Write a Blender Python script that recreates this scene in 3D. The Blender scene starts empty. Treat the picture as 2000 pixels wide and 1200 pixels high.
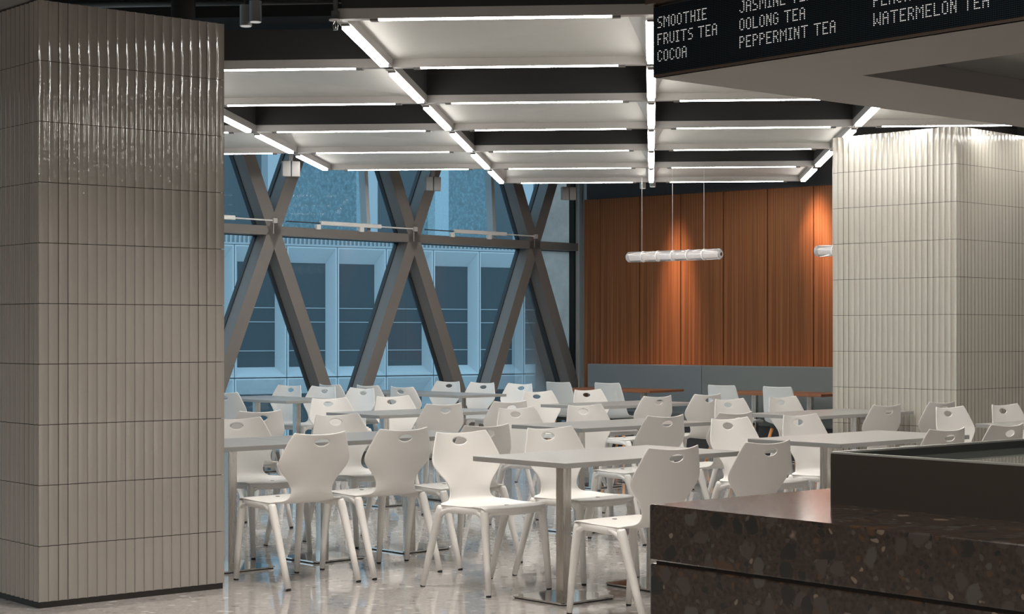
import bpy, bmesh, math, random
from mathutils import Vector, Matrix

# ------------------------------------------------------------------ camera, sky, exposure
scene = bpy.context.scene
COL = scene.collection
cam_data = bpy.data.cameras.new('camera')
cam = bpy.data.objects.new('camera', cam_data)
COL.objects.link(cam)
cam.location = (0.0, 0.0, 1.35)
cam.rotation_euler = (math.radians(90), 0, 0)
cam_data.sensor_width = 36.0
cam_data.lens = 61.2
cam_data.shift_y = 0.025
cam_data.clip_start = 0.05
cam_data.clip_end = 300
scene.camera = cam

world = bpy.data.worlds.new('dusk_sky')
scene.world = world
world.use_nodes = True
wn = world.node_tree.nodes
wl = world.node_tree.links
bg = wn['Background']
geo = wn.new('ShaderNodeTexCoord')
sep = wn.new('ShaderNodeSeparateXYZ')
wl.new(geo.outputs['Generated'], sep.inputs[0])
rmp = wn.new('ShaderNodeValToRGB')
rmp.color_ramp.elements[0].position = 0.0
rmp.color_ramp.elements[0].color = (0.16, 0.23, 0.28, 1)
rmp.color_ramp.elements[1].position = 0.25
rmp.color_ramp.elements[1].color = (0.46, 0.63, 0.74, 1)
e = rmp.color_ramp.elements.new(1.0)
e.color = (0.36, 0.54, 0.68, 1)
wl.new(sep.outputs['Z'], rmp.inputs[0])
wl.new(rmp.outputs[0], bg.inputs['Color'])
SKY = 2.5
bg.inputs['Strength'].default_value = SKY

vs = scene.view_settings
vs.view_transform = 'Standard'
vs.look = 'None'
vs.gamma = 1.0
vs.use_curve_mapping = False
vs.exposure = 0.0
scene.cycles.max_bounces = 10
scene.cycles.diffuse_bounces = 5
scene.cycles.glossy_bounces = 5
scene.cycles.transparent_max_bounces = 12
scene.cycles.sample_clamp_indirect = 4.0
scene.cycles.use_denoising = True

LED = 33.0          # radiance of the ceiling light bars

# unseen fill lights added to brighten the view from behind and beside the camera
FILL = 52.0
for lx_, ly_, en_ in ((-2.2, 0.2, FILL), (0.6, 0.2, FILL), (3.4, 0.2, FILL), (-2.2, 3.2, FILL), (0.6, 3.2, FILL), (3.4, 2.8, FILL),
                      (5.6, 5.5, FILL), (6.0, 9.5, FILL), (-4.8, 2.5, FILL), (-5.2, 6.0, FILL)):
    la = bpy.data.lights.new('unseen_fill', 'AREA')
    la.shape = 'RECTANGLE'
    la.size, la.size_y = 1.3, 0.35
    la.energy = en_
    la.color = (1.0, 0.93, 0.85)
    lo_ = bpy.data.objects.new('unseen_fill', la)
    COL.objects.link(lo_)
    lo_.location = (lx_, ly_, 3.4)

# unseen spots added to brighten chairs and floor in front of the light grid
DOWN_FILL = 190.0
for lx_, ly_, k_ in ((0.15, 7.95, 1.0), (-0.7, 7.95, 1.0), (-1.35, 7.7, 0.7), (1.7, 9.3, 1.0), (2.9, 10.3, 1.0), (4.3, 11.3, 1.0)):
    la = bpy.data.lights.new('unseen_down_fill', 'SPOT')
    la.energy = DOWN_FILL * k_
    la.color = (1.0, 0.93, 0.85)
    la.spot_size = math.radians(68)
    la.spot_blend = 0.5
    la.shadow_soft_size = 0.10
    lo_ = bpy.data.objects.new('unseen_down_fill', la)
    COL.objects.link(lo_)
    lo_.location = (lx_, ly_, 4.1)

# ------------------------------------------------------------------ directions
PI = math.pi
A0 = math.radians(42.5)
E1 = Vector((math.cos(A0), math.sin(A0), 0))
E2 = Vector((-math.sin(A0), math.cos(A0), 0))


def ab(a, b, z=0.0):
    """seating plan coordinates to room coordinates"""
    p = E1 * a + E2 * b
    return Vector((p.x, p.y, z))


# ------------------------------------------------------------------ materials
def mat(name, color=(0.8, 0.8, 0.8), rough=0.5, metal=0.0, spec=0.5, coat=0.0, emit=None, estr=0.0):
    m = bpy.data.materials.new(name)
    m.use_nodes = True
    b = m.node_tree.nodes['Principled BSDF']
    b.inputs['Base Color'].default_value = (*color, 1)
    b.inputs['Roughness'].default_value = rough
    b.inputs['Metallic'].default_value = metal
    b.inputs['Specular IOR Level'].default_value = spec
    b.inputs['Coat Weight'].default_value = coat
    b.inputs['Coat Roughness'].default_value = 0.05
    if emit:
        b.inputs['Emission Color'].default_value = (*emit, 1)
        b.inputs['Emission Strength'].default_value = estr
    return m


def nodes_of(m):
    return m.node_tree.nodes, m.node_tree.links, m.node_tree.nodes['Principled BSDF']


def add(n, kind, **kw):
    x = n.new(kind)
    for k, v in kw.items():
        if k in x.inputs.keys():
            x.inputs[k].default_value = v
        else:
            setattr(x, k, v)
    return x


def ramp(n, stops, interp='LINEAR'):
    r = n.new('ShaderNodeValToRGB')
    cr = r.color_ramp
    cr.interpolation = interp
    while len(cr.elements) < len(stops):
        cr.elements.new(0.5)
    for el, (p, c) in zip(cr.elements, stops):
        el.position = p
        el.color = (*c, 1) if len(c) == 3 else c
    return r


def coords(n, l, scale=(1, 1, 1), kind='Object'):
    tc = n.new('ShaderNodeTexCoord')
    mp = n.new('ShaderNodeMapping')
    mp.inputs['Scale'].default_value = scale
    l.new(tc.outputs[kind], mp.inputs['Vector'])
    return mp.outputs['Vector']


def bump(n, l, height, b, strength=0.2, dist=0.01):
    bp = n.new('ShaderNodeBump')
    bp.inputs['Strength'].default_value = strength
    bp.inputs['Distance'].default_value = dist
    l.new(height, bp.inputs['Height'])
    l.new(bp.outputs['Normal'], b.inputs['Normal'])


def mixc(n, l, fac, c1, c2):
    mx = n.new('ShaderNodeMix')
    mx.data_type = 'RGBA'
    if isinstance(fac, float):
        mx.inputs[0].default_value = fac
    else:
        l.new(fac, mx.inputs[0])
    for i, c in ((6, c1), (7, c2)):
        if isinstance(c, tuple):
            mx.inputs[i].default_value = (*c, 1)
        else:
            l.new(c, mx.inputs[i])
    return mx.outputs[2]


M = {}
M['chair'] = mat('white_polypropylene', (0.82, 0.80, 0.77), 0.38)
M['chair_gray'] = mat('pale_grey_polypropylene', (0.60, 0.63, 0.63), 0.4)
M['drain'] = mat('painted_hole_shade', (0.16, 0.155, 0.15), 0.7)
M['rubber'] = mat('black_rubber', (0.02, 0.02, 0.02), 0.7)
M['laminate'] = mat('light_grey_laminate', (0.285, 0.28, 0.268), 0.3, 0.0, 0.5)
M['laminate_edge'] = mat('grey_laminate_edge', (0.30, 0.295, 0.285), 0.45)
M['chrome'] = mat('brushed_stainless_steel', (0.60, 0.57, 0.53), 0.2, 1.0)
M['chrome_base'] = mat('polished_steel', (0.66, 0.66, 0.65), 0.04, 1.0)
M['dark_metal'] = mat('dark_plate', (0.05, 0.045, 0.04), 0.5)
M['beech'] = mat('orange_beech_wood', (0.62, 0.27, 0.09), 0.45)
M['walnut'] = mat('walnut_table_wood', (0.23, 0.085, 0.035), 0.4)
M['plaster'] = mat('white_painted_panel', (0.56, 0.55, 0.52), 0.6)
M['beam'] = mat('grey_painted_metal', (0.46, 0.44, 0.42), 0.45)
M['baffle'] = mat('charcoal_board', (0.028, 0.027, 0.026), 0.8)
M['void'] = mat('black_ceiling_paint', (0.007, 0.007, 0.007), 0.9)
M['pipe'] = mat('dark_grey_pipe', (0.10, 0.10, 0.10), 0.6)
M['steel_frame'] = mat('bronze_grey_steel', (0.165, 0.15, 0.138), 0.5, 0.0, 0.3)
M['gasket'] = mat('black_gasket', (0.012, 0.013, 0.015), 0.6)
M['side_metal'] = mat('blue_grey_aluminium', (0.46, 0.50, 0.52), 0.45, 0.1)
M['darkwall'] = mat('dark_grey_wall_paint', (0.045, 0.046, 0.05), 0.75)
M['greywall'] = mat('grey_wall_paint', (0.42, 0.40, 0.38), 0.8)
M['soffit'] = mat('grey_soffit_board', (0.28, 0.262, 0.245), 0.7)
M['canopy'] = mat('warm_grey_canopy_board', (0.31, 0.292, 0.27), 0.65)
M['canopy_frame'] = mat('brown_bronze_frame', (0.105, 0.075, 0.06), 0.45, 0.3)
M['canopy_glass'] = mat('smoked_ceiling_glass', (0.16, 0.165, 0.155), 0.12, 0.0, 0.6)
M['tray'] = mat('dark_bronze_metal', (0.028, 0.0215, 0.0175), 0.5, 0.1, 0.3)
M['tray_rim'] = mat('bright_metal_rim', (0.42, 0.43, 0.41), 0.35, 0.8)
M['tray_in'] = mat('dark_green_grey_metal', (0.022, 0.025, 0.024), 0.4, 0.3)
M['tray_glass'] = mat('black_glass_top', (0.09, 0.10, 0.095), 0.03, 0.0, 0.9)
M['bench'] = mat('slate_grey_upholstery', (0.135, 0.155, 0.165), 0.65)
M['bench2'] = mat('green_grey_upholstery', (0.135, 0.15, 0.145), 0.65)
M['grout'] = mat('dark_grout', (0.07, 0.06, 0.05), 0.85)
M['kick'] = mat('black_kick_strip', (0.02, 0.018, 0.016), 0.6)
M['led'] = mat('light_bar_diffuser', (0.9, 0.9, 0.9), 0.5, emit=(1.0, 0.965, 0.91), estr=LED)
M['bar'] = mat('light_bar_housing', (0.16, 0.15, 0.14), 0.5)
M['white_metal'] = mat('white_painted_metal', (0.78, 0.77, 0.75), 0.5)
M['lamp_lens'] = mat('frosted_lamp_lens', (0.8, 0.8, 0.8), 0.4, emit=(1, 0.95, 0.9), estr=0.4)
M['lamp_box'] = mat('grey_lamp_housing', (0.22, 0.215, 0.21), 0.6)
M['cable'] = mat('steel_cable', (0.5, 0.48, 0.46), 0.4, 0.5)
M['glow'] = mat('warm_led_strip', (0.9, 0.7, 0.5), 0.5, emit=(1.0, 0.45, 0.2), estr=5.0)
M['ext_frame'] = mat('painted_facade_metal', (0.55, 0.58, 0.60), 0.5)
M['ext_glass'] = mat('dark_window_glass', (0.05, 0.068, 0.078), 0.12, 0.0, 0.5)
M['ext_panel'] = mat('pale_facade_panel', (0.42, 0.45, 0.47), 0.6)
M['ext_dark'] = mat('dark_facade_void', (0.05, 0.065, 0.075), 0.7)
M['ext_upper'] = mat('upper_storey_wall', (0.13, 0.15, 0.16), 0.6)
M['ext_conc'] = mat('pale_concrete', (0.55, 0.57, 0.59), 0.7)

# glazed tile: slight waviness of the glaze
m = M['tile'] = mat('glazed_beige_tile', (0.52, 0.475, 0.42), 0.10, 0.0, 0.7, 0.5)
n, l, b = nodes_of(m)
v = coords(n, l, (1, 1, 1))
nz = add(n, 'ShaderNodeTexNoise', Scale=28.0, Detail=1.0)
l.new(v, nz.inputs['Vector'])
bump(n, l, nz.outputs['Fac'], b, 0.10, 0.01)
vz = add(n, 'ShaderNodeTexNoise', Scale=3.0, Detail=1.0)
l.new(v, vz.inputs['Vector'])
l.new(mixc(n, l, vz.outputs['Fac'], (0.37, 0.343, 0.31), (0.40, 0.372, 0.34)), b.inputs['Base Color'])
m = M['tile_pale'] = mat('glazed_ivory_tile', (0.50, 0.47, 0.41), 0.14, 0.0, 0.5, 0.25)
n, l, b = nodes_of(m)
v = coords(n, l, (1, 1, 1))
nz = add(n, 'ShaderNodeTexNoise', Scale=28.0, Detail=1.0)
l.new(v, nz.inputs['Vector'])
bump(n, l, nz.outputs['Fac'], b, 0.10, 0.01)

# brushed steel streaks on poles
n, l, b = nodes_of(M['chrome'])
v = coords(n, l, (60, 60, 2))
nz = add(n, 'ShaderNodeTexNoise', Scale=1.0, Detail=3.0)
l.new(v, nz.inputs['Vector'])
rr = ramp(n, [(0.3, (0.16,) * 3), (0.7, (0.34,) * 3)])
l.new(nz.outputs['Fac'], rr.inputs[0])
l.new(rr.outputs[0], b.inputs['Roughness'])

# polished terrazzo floor
m = M['floor'] = mat('polished_grey_terrazzo', (0.4, 0.38, 0.36), 0.035, 0.0, 0.9, 0.0)
n, l, b = nodes_of(m)
v = coords(n, l)
vo = add(n, 'ShaderNodeTexVoronoi', Scale=22.0)
l.new(v, vo.inputs['Vector'])
sepc = n.new('ShaderNodeSeparateColor')
l.new(vo.outputs['Color'], sepc.inputs[0])
chip = ramp(n, [(0.0, (0.30, 0.278, 0.26)), (0.2, (0.41, 0.38, 0.36)), (0.82, (0.47, 0.44, 0.42)), (0.93, (0.58, 0.56, 0.53)), (1.0, (0.72, 0.70, 0.67))])
l.new(sepc.outputs[0], chip.inputs[0])
edge = ramp(n, [(0.35, (1, 1, 1)), (0.62, (0, 0, 0))])
l.new(vo.outputs['Distance'], edge.inputs[0])
vo2 = add(n, 'ShaderNodeTexNoise', Scale=60.0, Detail=4.0)
l.new(v, vo2.inputs['Vector'])
fine = ramp(n, [(0.3, (0.34, 0.32, 0.305)), (0.7, (0.50, 0.475, 0.455))])
l.new(vo2.outputs['Fac'], fine.inputs[0])
l.new(mixc(n, l, edge.outputs[0], fine.outputs[0], chip.outputs[0]), b.inputs['Base Color'])
nz = add(n, 'ShaderNodeTexNoise', Scale=5.0, Detail=2.0)
l.new(v, nz.inputs['Vector'])
bump(n, l, nz.outputs['Fac'], b, 0.035, 0.02)

# brown terrazzo of the counter
m = M['counter'] = mat('brown_terrazzo', (0.1, 0.08, 0.07), 0.13, 0.0, 0.55)
n, l, b = nodes_of(m)
v = coords(n, l)
wrp = add(n, 'ShaderNodeTexNoise', Scale=14.0, Detail=3.0)
l.new(v, wrp.inputs['Vector'])
wv = n.new('ShaderNodeVectorMath'); wv.operation = 'MULTIPLY_ADD'
l.new(wrp.outputs['Color'], wv.inputs[0])
wv.inputs[1].default_value = (0.06, 0.06, 0.06)
l.new(v, wv.inputs[2])


def chips(scale, lo, stops, dmax):
    vo = add(n, 'ShaderNodeTexVoronoi', Scale=scale)
    l.new(wv.outputs[0], vo.inputs['Vector'])
    sc = n.new('ShaderNodeSeparateColor')
    l.new(vo.outputs['Color'], sc.inputs[0])
    col = ramp(n, stops, 'CONSTANT')
    l.new(sc.outputs[1], col.inputs[0])
    pick = ramp(n, [(lo, (0, 0, 0)), (lo + 0.01, (1, 1, 1))])
    l.new(sc.outputs[0], pick.inputs[0])
    dd = ramp(n, [(dmax, (1, 1, 1)), (dmax + 0.08, (0, 0, 0))])
    l.new(vo.outputs['Distance'], dd.inputs[0])
    mu = n.new('ShaderNodeMath'); mu.operation = 'MULTIPLY'
    l.new(pick.outputs[0], mu.inputs[0])
    l.new(dd.outputs[0], mu.inputs[1])
    return mu.outputs[0], col.outputs[0]


pal = [(0.0, (0.012, 0.012, 0.011)), (0.30, (0.040, 0.032, 0.028)), (0.60, (0.050, 0.028, 0.015)), (0.72, (0.052, 0.046, 0.040)), (0.92, (0.13, 0.10, 0.075))]
f1, c1 = chips(20.0, 0.45, pal, 0.34)
f2, c2 = chips(60.0, 0.60, pal, 0.38)
nz = add(n, 'ShaderNodeTexNoise', Scale=90.0, Detail=3.0)
l.new(v, nz.inputs['Vector'])
base = ramp(n, [(0.3, (0.019, 0.0125, 0.0098)), (0.7, (0.036, 0.025, 0.020))])
l.new(nz.outputs['Fac'], base.inputs[0])
l.new(mixc(n, l, f1, mixc(n, l, f2, base.outputs[0], c2), c1), b.inputs['Base Color'])

# ribbed wood veneer
m = M['veneer'] = mat('brown_wood_veneer', (0.25, 0.1, 0.04), 0.6, 0.0, 0.12)
n, l, b = nodes_of(m)
v = coords(n, l, (70, 1, 0.35))
nz = add(n, 'ShaderNodeTexNoise', Scale=1.0, Detail=4.0, Roughness=0.65)
l.new(v, nz.inputs['Vector'])
rr = ramp(n, [(0.32, (0.085, 0.033, 0.012)), (0.5, (0.150, 0.058, 0.022)), (0.68, (0.225, 0.094, 0.038))])
l.new(nz.outputs['Fac'], rr.inputs[0])
l.new(rr.outputs[0], b.inputs['Base Color'])
bump(n, l, nz.outputs['Fac'], b, 0.15, 0.004)
for key in ('walnut', 'beech'):
    n, l, b = nodes_of(M[key])
    base_c = tuple(b.inputs['Base Color'].default_value)[:3]
    v = coords(n, l, (4, 60, 60))
    nz = add(n, 'ShaderNodeTexNoise', Scale=1.0, Detail=3.0)
    l.new(v, nz.inputs['Vector'])
    l.new(mixc(n, l, nz.outputs['Fac'], tuple(c * 0.7 for c in base_c), tuple(min(1, c * 1.25) for c in base_c)), b.inputs['Base Color'])


def glass_material(name, tint, refl, dust=0.0, dust_col=(0.3, 0.4, 0.45), scale=30.0):
    m = bpy.data.materials.new(name)
    m.use_nodes = True
    n, l = m.node_tree.nodes, m.node_tree.links
    n.clear()
    out = n.new('ShaderNodeOutputMaterial')
    tr = n.new('ShaderNodeBsdfTransparent'); tr.inputs[0].default_value = (*tint, 1)
    gl = n.new('ShaderNodeBsdfGlossy'); gl.inputs['Roughness'].default_value = 0.02
    lw = n.new('ShaderNodeFresnel'); lw.inputs[0].default_value = refl
    mx = n.new('ShaderNodeMixShader')
    l.new(lw.outputs[0], mx.inputs[0]); l.new(tr.outputs[0], mx.inputs[1]); l.new(gl.outputs[0], mx.inputs[2])
    last = mx
    if dust > 0:
        tl = n.new('ShaderNodeBsdfTranslucent'); tl.inputs[0].default_value = (*dust_col, 1)
        v = coords(n, l)
        nz = add(n, 'ShaderNodeTexNoise', Scale=scale, Detail=6.0, Roughness=0.7)
        l.new(v, nz.inputs['Vector'])
        rr = ramp(n, [(0.3, (dust * 0.25,) * 3), (0.75, (min(1, dust * 1.5),) * 3)])
        l.new(nz.outputs['Fac'], rr.inputs[0])
        m2 = n.new('ShaderNodeMixShader')
        l.new(rr.outputs[0], m2.inputs[0]); l.new(mx.outputs[0], m2.inputs[1]); l.new(tl.outputs[0], m2.inputs[2])
        last = m2
    l.new(last.outputs[0], out.inputs[0])
    return m


M['glass'] = glass_material('blue_tinted_window_glass', (0.66, 0.80, 0.86), 1.35, 0.04)
M['glass_upper'] = glass_material('blue_tinted_upper_glass', (0.62, 0.77, 0.84), 1.06, 0.04)
M['dusty_glass'] = glass_material('dusty_blue_window_glass', (0.55, 0.74, 0.82), 1.10, 0.38, (0.28, 0.50, 0.60), 26.0)
M['spandrel'] = glass_material('grey_green_backlit_panel', (0.1, 0.1, 0.1), 1.02, 1.6, (0.34, 0.32, 0.29), 0.6)
M['lamp_glass'] = mat('ribbed_clear_lamp_glass', (0.85, 0.85, 0.85), 0.12, 0.0, 0.7, emit=(1, 0.93, 0.88), estr=0.02)
b = M['lamp_glass'].node_tree.nodes['Principled BSDF']
b.inputs['Transmission Weight'].default_value = 0.8
M['lamp_ring'] = mat('pale_glass_ring', (0.75, 0.73, 0.71), 0.2, 0.0, 0.8, emit=(1, 0.93, 0.88), estr=0.10)
M['lamp_core'] = mat('lit_lamp_core', (0.55, 0.55, 0.55), 0.25, 0.9, emit=(1.0, 0.88, 0.8), estr=0.4)

# LED board: rows of unlit dots
m = M['led_board'] = mat('led_dot_board', (0.004, 0.005, 0.008), 0.6, 0.0, 0.1)
PITCH = 0.0069
n, l, b = nodes_of(m)
v = coords(n, l, (1 / PITCH, 1 / PITCH, 1 / PITCH))
fr = n.new('ShaderNodeVectorMath'); fr.operation = 'FRACTION'
l.new(v, fr.inputs[0])
sb = n.new('ShaderNodeVectorMath'); sb.operation = 'SUBTRACT'
sb.inputs[1].default_value = (0.5, 0.5, 0.5)
l.new(fr.outputs[0], sb.inputs[0])
sx = n.new('ShaderNodeSeparateXYZ'); l.new(sb.outputs[0], sx.inputs[0])
cx = n.new('ShaderNodeCombineXYZ'); l.new(sx.outputs['X'], cx.inputs['X']); l.new(sx.outputs['Z'], cx.inputs['Y'])
ln = n.new('ShaderNodeVectorMath'); ln.operation = 'LENGTH'; l.new(cx.outputs[0], ln.inputs[0])
dot = ramp(n, [(0.24, (1, 1, 1)), (0.32, (0, 0, 0))]); l.new(ln.outputs['Value'], dot.inputs[0])
l.new(mixc(n, l, dot.outputs[0], (0.003, 0.004, 0.007), (0.035, 0.055, 0.07)), b.inputs['Base Color'])
M['led_text'] = mat('lit_white_led', (0.8, 0.8, 0.8), 0.5, emit=(1.0, 0.95, 0.93), estr=0.75)

# ------------------------------------------------------------------ object helpers
def link(name, me, m=None, parent=None, loc=(0, 0, 0), rz=0.0):
    if m is not None and not me.materials:
        me.materials.append(m)
    o = bpy.data.objects.new(name, me)
    COL.objects.link(o)
    o.location = loc
    o.rotation_euler = (0, 0, rz)
    if parent:
        o.parent = parent
    return o


def obj(name, bm, m, parent=None, loc=(0, 0, 0), rz=0.0, smooth=False):
    me = bpy.data.meshes.new(name)
    bmesh.ops.recalc_face_normals(bm, faces=bm.faces)
    bm.to_mesh(me)
    bm.free()
    if smooth:
        for p in me.polygons:
            p.use_smooth = True
    return link(name, me, m, parent, loc, rz)


def tag(o, label=None, cat=None, group=None, kind=None):
    if label:
        o['label'] = label
    if cat:
        o['category'] = cat
    if group:
        o['group'] = group
    if kind:
        o['kind'] = kind
    return o


def thing(name, label, cat, loc=(0, 0, 0), rz=0.0, group=None):
    o = bpy.data.objects.new(name, None)
    o.empty_display_size = 0.1
    COL.objects.link(o)
    o.location = loc
    o.rotation_euler = (0, 0, rz)
    return tag(o, label, cat, group)


def struct(name, bm, m, loc=(0, 0, 0), rz=0.0, label=None, parent=None):
    o = obj(name, bm, m, parent, loc, rz)
    if parent is None:
        o['kind'] = 'structure'
        if label:
            o['label'] = label
    return o


def dup(root, loc=None, rz=None, label=None, group=None, cat=None):
    def rec(o, p):
        c = o.copy()
        COL.objects.link(c)
        if p:
            c.parent = p
        for ch in list(o.children):
            rec(ch, c)
        return c
    r = rec(root, None)
    if loc is not None:
        r.location = loc
    if rz is not None:
        r.rotation_euler = (0, 0, rz)
    return tag(r, label, cat, group)


def box(bm, x0, x1, y0, y1, z0, z1, bev=0.0, seg=2):
    vs = [bm.verts.new((x, y, z)) for x in (x0, x1) for y in (y0, y1) for z in (z0, z1)]
    idx = [(0, 1, 3, 2), (4, 6, 7, 5), (0, 4, 5, 1), (2, 3, 7, 6), (0, 2, 6, 4), (1, 5, 7, 3)]
    fs = [bm.faces.new([vs[i] for i in f]) for f in idx]
    if bev > 0:
        bmesh.ops.recalc_face_normals(bm, faces=fs)
        es = list({e for f in fs for e in f.edges})
        bmesh.ops.bevel(bm, geom=es, offset=bev, segments=seg, affect='EDGES', profile=0.5)


def rounded_plate(bm, hx, hy, z0, z1, r, seg=6, bev=0.0):
    pts = []
    for cx, cy, a in ((hx - r, hy - r, 0), (-hx + r, hy - r, 90), (-hx + r, -hy + r, 180), (hx - r, -hy + r, 270)):
        for k in range(seg + 1):
            t = math.radians(a + 90 * k / seg)
            pts.append((cx + r * math.cos(t), cy + r * math.sin(t)))
    prism(bm, pts, z0, z1, bev)


def prism(bm, pts, z0, z1, bev=0.0):
    lo = [bm.verts.new((x, y, z0)) for x, y in pts]
    hi = [bm.verts.new((x, y, z1)) for x, y in pts]
    k = len(pts)
    bm.faces.new(lo[::-1])
    top = bm.faces.new(hi)
    for i in range(k):
        bm.faces.new((lo[i], lo[(i + 1) % k], hi[(i + 1) % k], hi[i]))
    if bev > 0:
        bmesh.ops.bevel(bm, geom=list(top.edges), offset=bev, segments=2, affect='EDGES', profile=0.5)


def tube(bm, pts, radii, n=12, caps=True, sq=None):
    """sweep of circles through pts"""
    pts = [Vector(p) for p in pts]
    if not isinstance(radii, (list, tuple)):
        radii = [radii] * len(pts)
    rings = []
    up = Vector((0, 0, 1))
    for i, p in enumerate(pts):
        d = (pts[min(i + 1, len(pts) - 1)] - pts[max(i - 1, 0)]).normalized()
        ref = up if abs(d.z) < 0.9 else Vector((1, 0, 0))
        u = d.cross(ref).normalized()
        w = d.cross(u).normalized()
        rings.append([bm.verts.new(p + (u * math.cos(2 * PI * k / n) + w * math.sin(2 * PI * k / n)) * radii[i]) for k in range(n)])
    for a, c in zip(rings, rings[1:]):
        for k in range(n):
            bm.faces.new((a[k], a[(k + 1) % n], c[(k + 1) % n], c[k]))
    if caps:
        bm.faces.new(rings[0][::-1])
        bm.faces.new(rings[-1])


def bar_between(bm, p, q, w, h, up=Vector((0, 0, 1)), side=None):
    """rectangular bar from p to q: w across, h along the second axis"""
    p, q = Vector(p), Vector(q)
    d = (q - p).normalized()
    s = side if side is not None else d.cross(up).normalized()
    t = d.cross(s).normalized()
    vs = []
    for c in (p, q):
        for a, c2 in ((-1, -1), (1, -1), (1, 1), (-1, 1)):
            vs.append(bm.verts.new(c + s * (a * w / 2) + t * (c2 * h / 2)))
    for f in ((3, 2, 1, 0), (4, 5, 6, 7), (0, 1, 5, 4), (1, 2, 6, 5), (2, 3, 7, 6), (3, 0, 4, 7)):
        bm.faces.new([vs[i] for i in f])


def NB():
    return bmesh.new()


def interp(tab, s):
    """Catmull-Rom through rows of tab at parameter s in 0..1"""
    k = len(tab) - 1
    f = s * k
    i = min(int(f), k - 1)
    t = f - i
    P = [tab[max(i - 1, 0)], tab[i], tab[i + 1], tab[min(i + 2, k)]]
    r = []
    for a, b_, c, d in zip(*P):
        r.append(0.5 * ((2 * b_) + (c - a) * t + (2 * a - 5 * b_ + 4 * c - d) * t * t + (3 * b_ - 3 * c + d - a) * t ** 3))
    return r


# ------------------------------------------------------------------ room shell
TF = math.tan(math.radians(47))          # glass front
CF = 21.0
DF = Vector((math.cos(math.radians(47)), math.sin(math.radians(47)), 0))
NF = Vector((DF.y, -DF.x, 0))            # towards the room


def front(t):                             # point of the glass front seen at slope t = X/Y
    y = CF / (1 - t * TF)
    return Vector((t * y, y, 0))


TW = -0.8243                               # timber wall
CW = 21.9
AW = math.radians(-39.5)
DW = Vector((math.cos(AW), math.sin(AW), 0))
NW = Vector((DW.y, -DW.x, 0))             # towards the room (near side)
W_LEFT = Vector((0.0412 * CW / (1 - 0.0412 * TW), CW / (1 - 0.0412 * TW), 0))

N2 = front(-0.0588)                       # middle visible node
STEP = 2.03
nodes_xy = [N2 + DF * (STEP * k) for k in range(-6, 3)]
F_LEFT = N2 - DF * (STEP * 5.5)
F_RIGHT = front(0.0412)
W_RIGHT = W_LEFT + DW * 8.6
HC = 4.2

room = [(F_LEFT.x, F_LEFT.y), (F_RIGHT.x, F_RIGHT.y), (W_LEFT.x + 0.3, W_LEFT.y + 0.6), (W_RIGHT.x, W_RIGHT.y), (W_RIGHT.x, -4.0), (F_LEFT.x, -4.0)]
bm = NB()
prism(bm, room[::-1], -0.2, 0.0)
struct('floor', bm, M['floor'])
bm = NB()
prism(bm, room[::-1], HC, HC + 0.2)
struct('ceiling', bm, M['void'])
for nm, p, q, mm in (('wall_left', (F_LEFT.x, -4.0), (F_LEFT.x, F_LEFT.y), 'greywall'),
                     ('wall_back', (F_LEFT.x, -4.0), (W_RIGHT.x, -4.0), 'greywall'),
                     ('wall_right', (W_RIGHT.x, -4.0), (W_RIGHT.x, W_RIGHT.y), 'greywall')):
    bm = NB()
    bar_between(bm, (*p, HC / 2), (*q, HC / 2), 0.1, HC)
    struct(nm, bm, M[mm])

# timber wall: dark wall behind, veneer boards hung on it
bm = NB()
box(bm, 0.0, 8.6, 0.06, 0.22, 0, HC)
struct('wall_far', bm, M['darkwall'], loc=W_LEFT, rz=AW)
PW = 0.585
edges_w = [0.0] + [0.245 + PW * k for k in range(0, 9)]
names = ['first', 'second', 'third', 'fourth', 'fifth', 'sixth', 'seventh']
proto = None
for i in range(8):
    x0, x1 = edges_w[i], edges_w[i + 1]
    bm = NB()
    box(bm, 0.004, x1 - x0 - 0.004, 0.0, 0.055, 0.0, 2.965, 0.003, 1)
    lab = ('narrow brown timber veneer board at the window end of the timber wall' if i == 0 else
           'brown timber veneer board, %s wide one from the window corner' % names[i - 1])
    tag(obj('wall_panel', bm, M['veneer'], None, W_LEFT + DW * x0, AW), lab, 'wall panel', 'timber boards on the far wall')

# ------------------------------------------------------------------ glass front
ZT = 1.35 + 1.068                          # transom centre height
ZB = 0.06
ZU = ZT + (ZT - ZB)
MW, MD = 0.15, 0.16
bm_list = []
trim = 0


def brace(p, q, w=MW, parent=None):
    global trim
    trim += 1
    root = None
    bm = NB()
    d = (q - p).normalized()
    bar_between(bm, p, q, MD, w, side=NF)
    root = struct('trim_%d' % trim, bm, M['steel_frame'])
    bm = NB()
    off = NF * (-0.11)
    bar_between(bm, p + off, q + off, 0.06, w * 1.12, side=NF)
    obj('gasket', bm, M['gasket'], root)
    return root


def up(v, z):
    return Vector((v.x, v.y, z))


lows = [c + DF * (STEP / 2) for c in nodes_xy[:-1]]
for k, c in enumerate(nodes_xy):
    if k < 3 or k > 7:
        continue
    for lo in (c - DF * STEP / 2, c + DF * STEP / 2):
        s = (lo - c).dot(DF)
        if k == 7 and s > 0:
            pass
        if up(lo, 0).x > F_RIGHT.x + 0.02:
            # last member meets the corner post
            pass
        brace(up(lo, ZB), up(c, ZT))
        f = (HC - ZT) / (ZU - ZT)
        brace(up(c, ZT), up(c + (lo - c) * f, HC))
for k in range(2, 7):
    brace(up(nodes_xy[k], ZT), up(nodes_xy[k + 1], ZT), 0.095)
brace(up(nodes_xy[7], ZT), up(F_RIGHT, ZT), 0.095)
trim += 1
bm = NB()
bar_between(bm, up(N2 - DF * STEP * 4, 0.05), up(F_RIGHT, 0.05), 0.2, 0.1, side=NF)
struct('trim_%d' % trim, bm, M['steel_frame'])
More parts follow.
